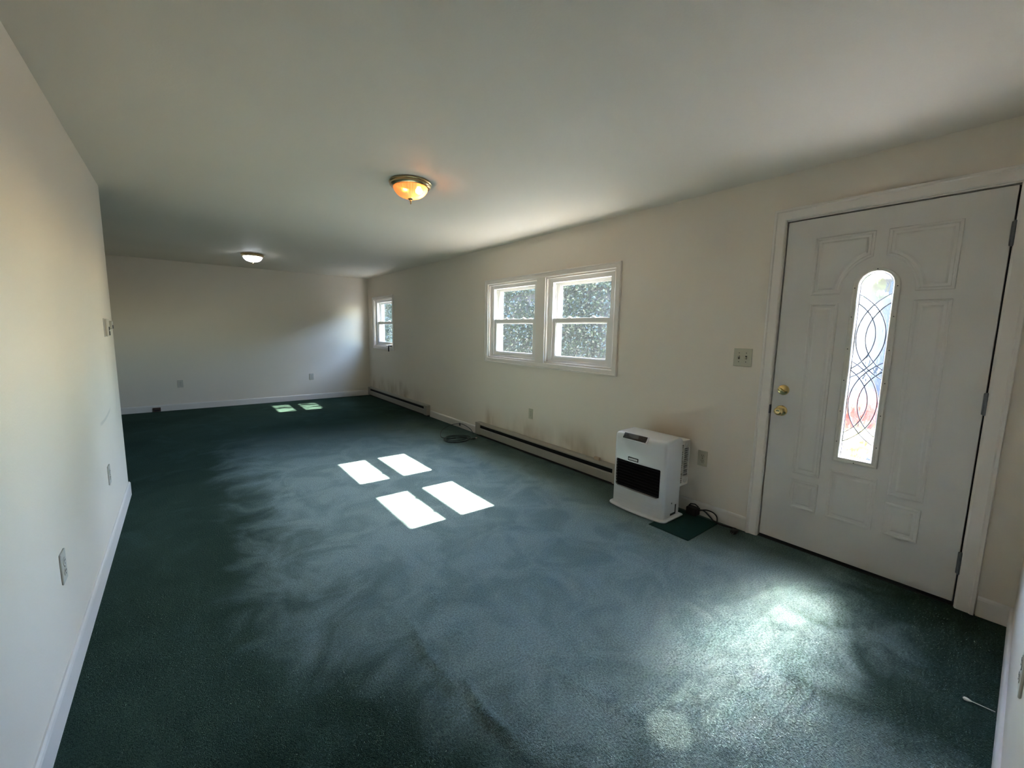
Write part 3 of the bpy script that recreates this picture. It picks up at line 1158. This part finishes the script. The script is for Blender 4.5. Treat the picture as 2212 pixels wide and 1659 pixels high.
body = MB()
loops = []
cxs, cyb = 0.0, -0.17
for z, ins in ((0.016, 0.0), (0.30, 0.0), (0.548, 0.0), (0.562, 0.0015), (0.574, 0.006), (0.582, 0.013), (0.586, 0.024), (0.588, 0.040)):
    lp = []
    for x, y in plan(0.225, -0.382, -0.165, 0.010, 0.030):
        sx = (0.225 - ins) / 0.225
        yy = y + ins * max(0.0, (-0.165 - y) / 0.217)
        lp.append((x * sx, yy, z + 0.006 * ((yy + 0.382) / 0.217) * (z > 0.5)))
    loops.append(lp)
body.loft(loops)
bo = body.build('body_shell', 'h_white', ht)
bpy.context.view_layer.update()
c = MB()
gp = [(-0.196, 0.172), (-0.178, 0.160), (0.165, 0.160), (0.186, 0.172), (0.186, 0.372), (0.180, 0.378), (-0.190, 0.378), (-0.196, 0.372)]
c.loft([[(a, y, b) for a, b in gp] for y in (-0.45, -0.350)])
boolean(bo, c.build('cutter', 'black', ht))
c = MB()
c.lathe([(0.007, -0.02), (0.007, 0.03)], 16, (0, 0, 0))
co = c.build('cutter', 'black', ht)
co.matrix_local = Matrix.Translation((0.225, -0.262, 0.118)) @ Matrix.Rotation(R(90), 4, 'Y')
bpy.context.view_layer.update()
boolean(bo, co)
c = MB()
c.loft([[(x, a, b) for a, b in ((-0.275, 0.024), (-0.198, 0.024), (-0.198, 0.100), (-0.216, 0.100), (-0.216, 0.042), (-0.275, 0.042))] for x in (0.205, 0.26)])
boolean(bo, c.build('cutter', 'black', ht))
for pl in bo.data.polygons:
    pl.use_smooth = True
bo.data.set_sharp_from_angle(angle=R(38))
MB().box(0.205, 0.2235, -0.277, -0.196, 0.022, 0.102).build('side_recess', 'dark', bo)
MB().box(0.205, 0.2235, -0.270, -0.254, 0.110, 0.126).build('knockout', 'dark', bo)
# grille: black recess and louvres
gr = MB().box(-0.194, 0.184, -0.358, -0.345, 0.162, 0.376).build('grille_recess', 'bbh_in', ht)
sl = None
for i in range(9):
    z = 0.178 + i * 0.0228
    if sl is None:
        m = MB()
        m.box(-0.192, 0.182, -0.011, 0.011, -0.0022, 0.0022, 0.001, Matrix.Rotation(R(-38), 4, 'X'))
        sl = m.build('louvre', 'bbh_in', gr, loc=(0, -0.366, z))
    else:
        inst(sl, gr, (0, -0.366, z))
# control panel set over the top front edge
cp = MB().box(-0.100, 0.100, -0.004, 0.012, -0.024, 0.024, 0.004, Matrix.Translation((-0.032, -0.3825, 0.5725)) @ Matrix.Rotation(R(-38), 4, 'X')).build('control_panel', 'black', ht, True)
PM = Matrix.Translation((-0.032, -0.3825, 0.5725)) @ Matrix.Rotation(R(-38), 4, 'X')
MB().box(-0.106, 0.106, -0.0015, 0.010, -0.029, 0.029, 0.004, PM).build('control_surround', 'h_white', ht, True)
MB().box(-0.040, 0.036, -0.0052, -0.003, -0.013, 0.013, 0.001, PM).build('display', 'h_screen', cp)
for bx, bz in ((-0.085, 0.0), (-0.065, 0.008), (-0.055, -0.008), (0.055, 0.009), (0.055, -0.008), (0.068, 0.0), (0.085, 0.006)):
    MB().box(bx - 0.006, bx + 0.006, -0.0056, -0.003, bz - 0.0045, bz + 0.0045, 0.001, PM).build('button', 'h_screen', cp)
# badge
bd = MB().box(-0.085, 0.007, -0.3845, -0.377, 0.3875, 0.4165, 0.004).build('badge_rim', 'black', ht)
bf = MB().box(-0.078, 0.000, -0.3860, -0.380, 0.3945, 0.4095, 0.003).build('badge_face', 'whitepaint', bd)
for i, (a, b) in enumerate(((-0.070, -0.062), (-0.060, -0.051), (-0.049, -0.041), (-0.039, -0.030), (-0.028, -0.021), (-0.019, -0.009))):
    MB().box(a, b, -0.3864, -0.3855, 0.4000, 0.4042).build('print_mark', 'h_grey', bd)
# pressed lines on the lower front and the pale sticker
for z in (0.100, 0.074, 0.050):
    m = MB()
    m.tube([(t * 0.198, -0.3822 + 0.010 * t * t, z) for t in [-1 + 2 * i / 20 for i in range(21)]], 0.0011, 6)
    m.build('pressed_line', 'h_side', ht)
stk = MB()
stk.box(0.085, 0.175, -0.3805, -0.372, 0.112, 0.148, 0.0, Matrix.Rotation(R(3.2), 4, 'Z') @ Matrix.Translation((-0.021, -0.0045, 0)))
sko = stk.build('sticker', 'h_side', ht)
# base tray
tr_ = MB()
loops = []
for z, g_ in ((0.0, 0.016), (0.004, 0.020), (0.011, 0.020), (0.015, 0.017), (0.018, 0.010)):
    loops.append(plan(0.228 + g_, -0.392 - g_, -0.150 + g_ * 0.6, 0.016, 0.045))
tr_.loft([[(x, y, z) for x, y in lp] for lp, z in zip(loops, (0.0, 0.004, 0.011, 0.015, 0.018))])
tr_.build('base_tray', 'h_side', ht, True)
# rear vent box with slots
rb = MB().box(-0.195, 0.205, -0.166, -0.012, 0.205, 0.556, 0.008).build('rear_box', 'h_rear', ht)
c = MB()
for i in range(18):
    z = 0.232 + i * 0.0168
    c.box(0.19, 0.23, -0.158, -0.112, z, z + 0.0102)
    if 3 <= i <= 15:
        c.box(0.19, 0.23, -0.095, -0.038, z + 0.004, z + 0.0142)
co = c.build('cutter', 'black', ht)
bpy.context.view_layer.update()
boolean(rb, co)
for (yy, zz) in ((-0.060, 0.246), (-0.070, 0.528)):
    rg = MB()
    rg.tube([(0.2055, yy + 0.019 * math.cos(a), zz + 0.019 * math.sin(a)) for a in [2 * math.pi * i / 24 for i in range(25)]], 0.0016, 6)
    rg.build('round_boss', 'h_rear', rb)
MB().box(0.150, 0.1925, -0.160, -0.020, 0.222, 0.540).build('rear_shadow_liner', 'bbh_in', rb)
# vent pipe stub into the wall, hidden side
MB().lathe([(0.0, 0.0), (0.035, 0.0), (0.035, 0.02), (0.0, 0.02)], 20, (0.0, 0.004, 0.42), 'Y').build('vent_stub', 'h_rear', ht)

# power adapter and cord of the heater
ad = empty('power_adapter', (-0.052, 1.555, 0.0))
tag(ad, 'black power adapter on the floor behind the white heater', 'adapter')
MB().box(-0.032, 0.032, -0.030, 0.050, 0.006, 0.062, 0.006).build('adapter_body', 'black', ad)
MB().tube([(0.0, -0.02, 0.060), (0.0, -0.03, 0.075), (0, -0.005, 0.088), (0, 0.03, 0.082), (0.0, 0.045, 0.060)], 0.0042, 8).build('handle_loop', 'blackcord', ad, True)


def smooth_path(pts, n=8):
    pts = [Vector(q) for q in pts]
    out = []
    P = [pts[0]] + pts + [pts[-1]]
    for i in range(1, len(P) - 2):
        p0, p1, p2, p3 = P[i - 1], P[i], P[i + 1], P[i + 2]
        for k in range(n):
            t = k / n
            out.append(0.5 * ((2 * p1) + (-p0 + p2) * t + (2 * p0 - 5 * p1 + 4 * p2 - p3) * t * t + (-p0 + 3 * p1 - 3 * p2 + p3) * t ** 3))
    out.append(pts[-1])
    return out


hc = empty('heater_cord', (0, 1.4, 0.0))
tag(hc, 'black power cord with loose plug along the baseboard beside the heater', 'cord')
MB().tube(smooth_path([(-0.052, 0.128, 0.050), (-0.050, 0.085, 0.060), (-0.045, 0.040, 0.030), (-0.055, 0.000, 0.011), (-0.060, -0.060, 0.009),
                       (-0.050, -0.110, 0.009), (-0.045, -0.145, 0.010), (-0.070, -0.168, 0.012), (-0.094, -0.160, 0.012)]), 0.0055, 8).build('cord', 'blackcord', hc, True)
MB().tube(smooth_path([(-0.050, 0.118, 0.050), (-0.040, 0.075, 0.066), (-0.028, 0.030, 0.062), (-0.026, 0.000, 0.040), (-0.045, -0.015, 0.011)]), 0.0050, 8).build('cord_loop', 'blackcord', hc, True)
pg = MB()
pg.box(-0.132, -0.086, -0.178, -0.142, 0.0035, 0.029, 0.006)
po = pg.build('plug', 'blackcord', hc, True)
for s in (-0.006, 0.006):
    MB().box(-0.150, -0.130, -0.160 + s - 0.001, -0.160 + s + 0.001, 0.010, 0.016).build('prong', 'hinge', po)

# ------------------------------------------------------------------ coiled extension cord, clip and odds and ends
cc = empty('coiled_cord', (-0.42, 4.37, 0.0))
tag(cc, 'dark coiled extension cord on the carpet by the end of the baseboard heater', 'cord')
pts = []
for i in range(110):
    a = 2 * math.pi * 4.3 * i / 109
    rr = 0.135 - 0.018 * math.sin(a * 0.23 + 1) - 0.010 * (i % 26) / 26
    pts.append((rr * math.cos(a + 1.2) * 1.15 + 0.012 * math.sin(i * 0.11), rr * math.sin(a + 1.2) * 0.95 + 0.010 * math.cos(i * 0.07), 0.006 + 0.0105 * (i / 26)))
MB().tube(pts, 0.0046, 8).build('coil', 'greencord', cc, True)
tail = smooth_path([pts[0], (-0.10, 0.20, 0.020), (0.02, 0.42, 0.045), (0.20, 0.52, 0.075), (0.345, 0.48, 0.085), (0.375, 0.30, 0.050), (0.345, 0.17, 0.010)])
MB().tube(tail, 0.0042, 8).build('tail', 'greencord', cc, True)
t2 = smooth_path([pts[-1], (0.12, 0.02, 0.030), (0.17, -0.03, 0.010), (0.205, -0.045, 0.010)])
MB().tube(t2, 0.0042, 8).build('tail', 'greencord', cc, True)
pl = MB().box(0.195, 0.232, -0.060, -0.034, 0.002, 0.022, 0.005).build('plug', 'greencord', cc, True)
MB().box(0.228, 0.262, -0.052, -0.042, 0.010, 0.026, 0.002, Matrix.Identity(4)).build('cord_tag', 'plate_w', cc)

cl = empty('phone_jack', (-0.0125, 4.971, 0.052), RZ_WIN)
tag(cl, 'tiny black jack fixed to the baseboard above the coiled cord', 'jack')
MB().box(-0.014, 0.014, -0.010, 0.0, -0.024, 0.0, 0.002).build('jack_body', 'black', cl)
MB().box(-0.007, 0.007, -0.013, 0.0, -0.002, 0.016, 0.002).build('jack_top', 'black', cl)

fb = empty('floor_jack', (-3.352, L - 0.0125, 0.004), RZ_FAR)
tag(fb, 'small brown box on the baseboard of the far end wall', 'jack box')
MB().box(-0.045, 0.045, -0.022, 0.0, 0.0, 0.062, 0.004).build('box_body', 'brown', fb)
MB().box(-0.030, 0.030, -0.0235, -0.02, 0.010, 0.030, 0.001).build('box_face', 'dark', fb)

cr = empty('window_crank', (-0.017, 7.42, 1.045), RZ_WIN)
tag(cr, 'dark T-shaped tool hanging at the sill of the small far window', 'tool')
MB().box(-0.110, 0.000, -0.028, 0.0, -0.008, 0.012, 0.004).build('pale_jaw', 'plate_w', cr)
MB().box(-0.004, 0.120, -0.030, 0.0, -0.012, 0.014, 0.004).build('head', 'black', cr)
MB().tube([(-0.008, -0.016, 0.004), (-0.010, -0.018, -0.050), (-0.004, -0.018, -0.104)], 0.011, 10).build('handle', 'black', cr, True)

sb = empty('cotton_swab', (-0.757, 0.077, 0.0045))
tag(sb, 'cotton swab lying on the carpet against the near wall baseboard', 'cotton swab')
MB().tube([(-0.003, 0.030, 0.002), (0.002, -0.034, 0.002)], 0.0017, 8).build('stick', 'cotton', sb)
MB().tube([(-0.0045, 0.046, 0.002), (-0.004, 0.042, 0.002), (-0.0035, 0.034, 0.002), (-0.003, 0.024, 0.002)], 0.0062, 10, taper=lambda t: (0.5, 1.0, 1.0, 0.4)[min(3, int(round(t * 3)))]).build('cotton_tip', 'cotton', sb, True)

# ------------------------------------------------------------------ outside
GZ = -0.30
tag(MB().box(WT, 40, -30, 40, GZ - 0.1, GZ).build('ground', 'ground'), 'pale gravel yard outside', kind='structure')
tag(MB().box(3.6, 9.0, 0.9, 2.7, GZ - 0.02, GZ + 0.012).build('asphalt_patch', 'asphalt'), 'dark asphalt patch added outside the door to dim the view through its glass', kind='structure')  # added dark patch, tones down the ground behind the door glass
tag(MB().box(WT, 1.7, -0.6, 1.9, GZ, -0.06, 0.01).build('porch_slab', 'concrete'), 'sunlit concrete porch slab outside the door', kind='structure')
tag(MB().box(WT, 0.42, BACK, L + 0.2, H + 0.02, H + 0.14).build('roof_eave', 'roof'), 'roof eave along the outside of the window wall', kind='structure')


def leaves(name, mat, parent, spots, size, seed, elong=1.5, down=0.3):
    """leaf blades: folded quads with a pointed tip, one mesh of foliage"""
    rnd = random.Random(seed)
    vs, fs = [], []
    for (p, nrm) in spots:
        s = size * rnd.uniform(0.6, 1.35)
        d = Vector((rnd.gauss(0, 1), rnd.gauss(0, 1), rnd.gauss(-down, 0.8)))
        d = (d + Vector(nrm) * 0.4).normalized()
        w = d.orthogonal().normalized()
        w.rotate(Matrix.Rotation(rnd.uniform(0, 6.28), 3, d))
        n_ = d.cross(w)
        p = Vector(p)
        b = len(vs)
        vs += [p, p + d * s * 0.5 + w * s * 0.45 / elong * 1.4 + n_ * s * 0.10, p + d * s, p + d * s * 0.5 - w * s * 0.45 / elong * 1.4 + n_ * s * 0.10, p + d * s * 0.5]
        fs += [(b, b + 1, b + 4), (b + 1, b + 2, b + 4), (b, b + 4, b + 3), (b + 4, b + 2, b + 3)]
    me = bpy.data.meshes.new(name)
    me.from_pydata([tuple(v) for v in vs], [], fs)
    me.materials.append(MAT[mat])
    o = bpy.data.objects.new(name, me)
    COL.objects.link(o)
    o.parent = parent
    o['kind'] = 'stuff'
    return o


FX = 2.70
fence = empty('board_fence', (FX, 0, GZ))
tag(fence, 'weathered grey board fence overgrown with ivy outside the windows', 'fence')
bd0 = None
for i in range(84):
    y = 4.40 + i * 0.152
    hh = 2.42 + 0.02 * math.sin(i * 2.3)
    if bd0 is None:
        bd0 = MB().box(-0.010, 0.010, -0.073, 0.073, 0.0, 2.42, 0.002).build('fence_board', 'fence', fence, loc=(0, y, 0))
    else:
        q = inst(bd0, fence, (0.004 * math.sin(i * 1.7), y, 0.015 * math.sin(i * 2.3)))
for z in (0.35, 1.95):
    MB().box(0.010, 0.050, 4.33, 17.1, z, z + 0.09).build('fence_rail', 'fence', fence)

rnd = random.Random(3)
ivy = empty('ivy_hedge', (FX - 0.1, 6.0, GZ))
tag(ivy, 'dense ivy climbing over the grey fence seen through the windows', 'ivy')
spots = []
clumps = [(rnd.uniform(4.5, 8.4) if rnd.random() < 0.6 else rnd.uniform(12.8, 16.8), rnd.uniform(0.5, 2.45), rnd.uniform(0.22, 0.55)) for _ in range(175)]
for cy_, cz_, cr_ in clumps:
    for _ in range(int(230 * cr_ / 0.4)):
        a, q = rnd.uniform(0, 6.28), cr_ * math.sqrt(rnd.random())
        dep = 0.16 * math.sqrt(max(0, 1 - (q / cr_) ** 2)) + 0.02
        spots.append(((-rnd.random() * dep + 0.06, cy_ - 6.0 + q * math.cos(a), cz_ + q * math.sin(a)), (-0.6, 0, 0)))
for _ in range(30000):         # thick crest hanging over the top
    y = rnd.uniform(4.35, 8.3) if rnd.random() < 0.55 else rnd.uniform(12.8, 16.9)
    dx = rnd.random()
    spots.append(((-0.22 + 0.95 * dx, y - 6.0, 2.42 + rnd.random() * (0.40 + 0.10 * math.sin(y * 2.1)) - 0.06 * dx), (-0.3, 0, 0.5)))
leaves('ivy_leaves', 'ivy', ivy, spots, 0.062, 11, 2.1)
vines = MB()
for i in range(44):
    y = rnd.uniform(4.5, 16.8) - 6.0
    pts = []
    z = 0.0
    for k in range(10):
        pts.append((0.05 - 0.03 * rnd.random(), y, z))
        y += rnd.uniform(-0.10, 0.10)
        z += 0.28
    vines.tube(smooth_path(pts, 3), 0.006, 6)
vines.build('vine_stems', 'bark', ivy)


def tree(name, loc, h, crown, n, mat, size, label, seed, sparse=1.0, cat='tree', trunk=True):
    root = empty(name, loc)
    tag(root, label, cat)
    rn = random.Random(seed)
    m = MB()
    sp = []
    cx, cy_, cz_, rx, ry, rz_ = crown
    if trunk:
        m.tube(smooth_path([(0, 0, 0), (0.04, 0.03, h * 0.35), (cx * 0.7, cy_ * 0.7, cz_ - rz_ * 0.3), (cx, cy_, cz_ + rz_ * 0.5)], 5), 0.09, 8, taper=lambda t: 1.0 - 0.8 * t)
    for i in range(22):
        a, b = rn.uniform(0, 6.28), rn.uniform(-0.7, 1.0)
        q = (cx + rx * math.cos(a) * 0.85 * math.sqrt(max(0.1, 1 - b * b * 0.8)), cy_ + ry * math.sin(a) * 0.85 * math.sqrt(max(0.1, 1 - b * b * 0.8)), cz_ + rz_ * b * 0.85)
        st_ = (cx * 0.8, cy_ * 0.8, cz_ - rz_ * 0.3)
        mid = tuple((u + v) / 2 + rn.uniform(-0.1, 0.1) for u, v in zip(st_, q))
        m.tube([st_, mid, q], 0.022, 6, taper=lambda t: 1.0 - 0.7 * t)
        for _ in range(n // 22):
            t = rn.random()
            base = Vector(mid).lerp(Vector(q), t)
            sp.append((tuple(base + Vector((rn.gauss(0, 0.16 * sparse), rn.gauss(0, 0.16 * sparse), rn.gauss(0, 0.14 * sparse)))), (0, 0, 0)))
    m.build('trunk_and_branches' if trunk else 'stems', 'bark', root)
    leaves('leaves', mat, root, sp, size, seed + 50)
    return root


# its crown stands in the sun's way to the small far window
tree('yard_tree', (4.6, 8.4, GZ), 5.0, (-0.3, -0.4, 5.2, 0.9, 0.9, 0.55), 330, 'tree', 0.10, 'loose leafy tree behind the fence beyond the small far window', 21, 1.2)
tree('red_shrub', (6.5, 1.80, GZ), 1.0, (0, 0, 0.40, 0.38, 0.34, 0.34), 900, 'redleaf', 0.09, 'red-leaved shrub glimpsed through the door glass', 41, 0.6, 'shrub', False)
tree('yellow_shrub', (4.6, 1.42, GZ), 0.5, (0, 0, 0.22, 0.22, 0.26, 0.16), 500, 'yellowleaf', 0.07, 'low yellow shrub glimpsed through the door glass', 43, 0.4, 'shrub', False)
tree('street_tree', (6.6, 3.7, GZ), 4.0, (0, -1.0, 3.35, 0.9, 1.0, 0.65), 2200, 'tree', 0.17, 'round green tree high up behind the door glass', 47, 2.0)

sh = empty('blue_shed', (8.0, 0.6, GZ))
tag(sh, 'slate blue shed seen through the right half of the door glass', 'shed')
MB().box(0, 2.6, -2.4, 1.25, 0.0, 2.95).build('shed_wall', 'bluewall', sh)
MB().loft([[(x, -2.6, z) for x, z in ((-0.25, 2.90), (1.3, 3.75), (2.85, 2.90), (2.85, 2.98), (1.3, 3.84), (-0.25, 2.98))],
           [(x, 1.26, z) for x, z in ((-0.25, 2.90), (1.3, 3.75), (2.85, 2.90), (2.85, 2.98), (1.3, 3.84), (-0.25, 2.98))]]).build('shed_roof', 'roof', sh)

ga = empty('backdrop_garage', (8.6, 3.1, GZ))  # added backdrop, keeps bright sky from washing out the door glass
tag(ga, 'garage-shaped backdrop added beside the blue shed to hold back bright sky behind the door glass', 'garage')
MB().box(0, 3.0, -1.20, -0.45, 0.0, 2.80).build('garage_wall', 'tanwall', ga)
MB().box(-0.012, 0.0, -1.1, -0.55, 0.0, 2.1).build('garage_door', 'tanwall', ga)
MB().loft([[(x, yy, z) for x, z in ((-0.25, 2.76), (1.5, 3.20), (3.25, 2.76), (3.25, 2.84), (1.5, 3.29), (-0.25, 2.84))] for yy in (-1.21, -0.40)]).build('garage_roof', 'roof', ga)
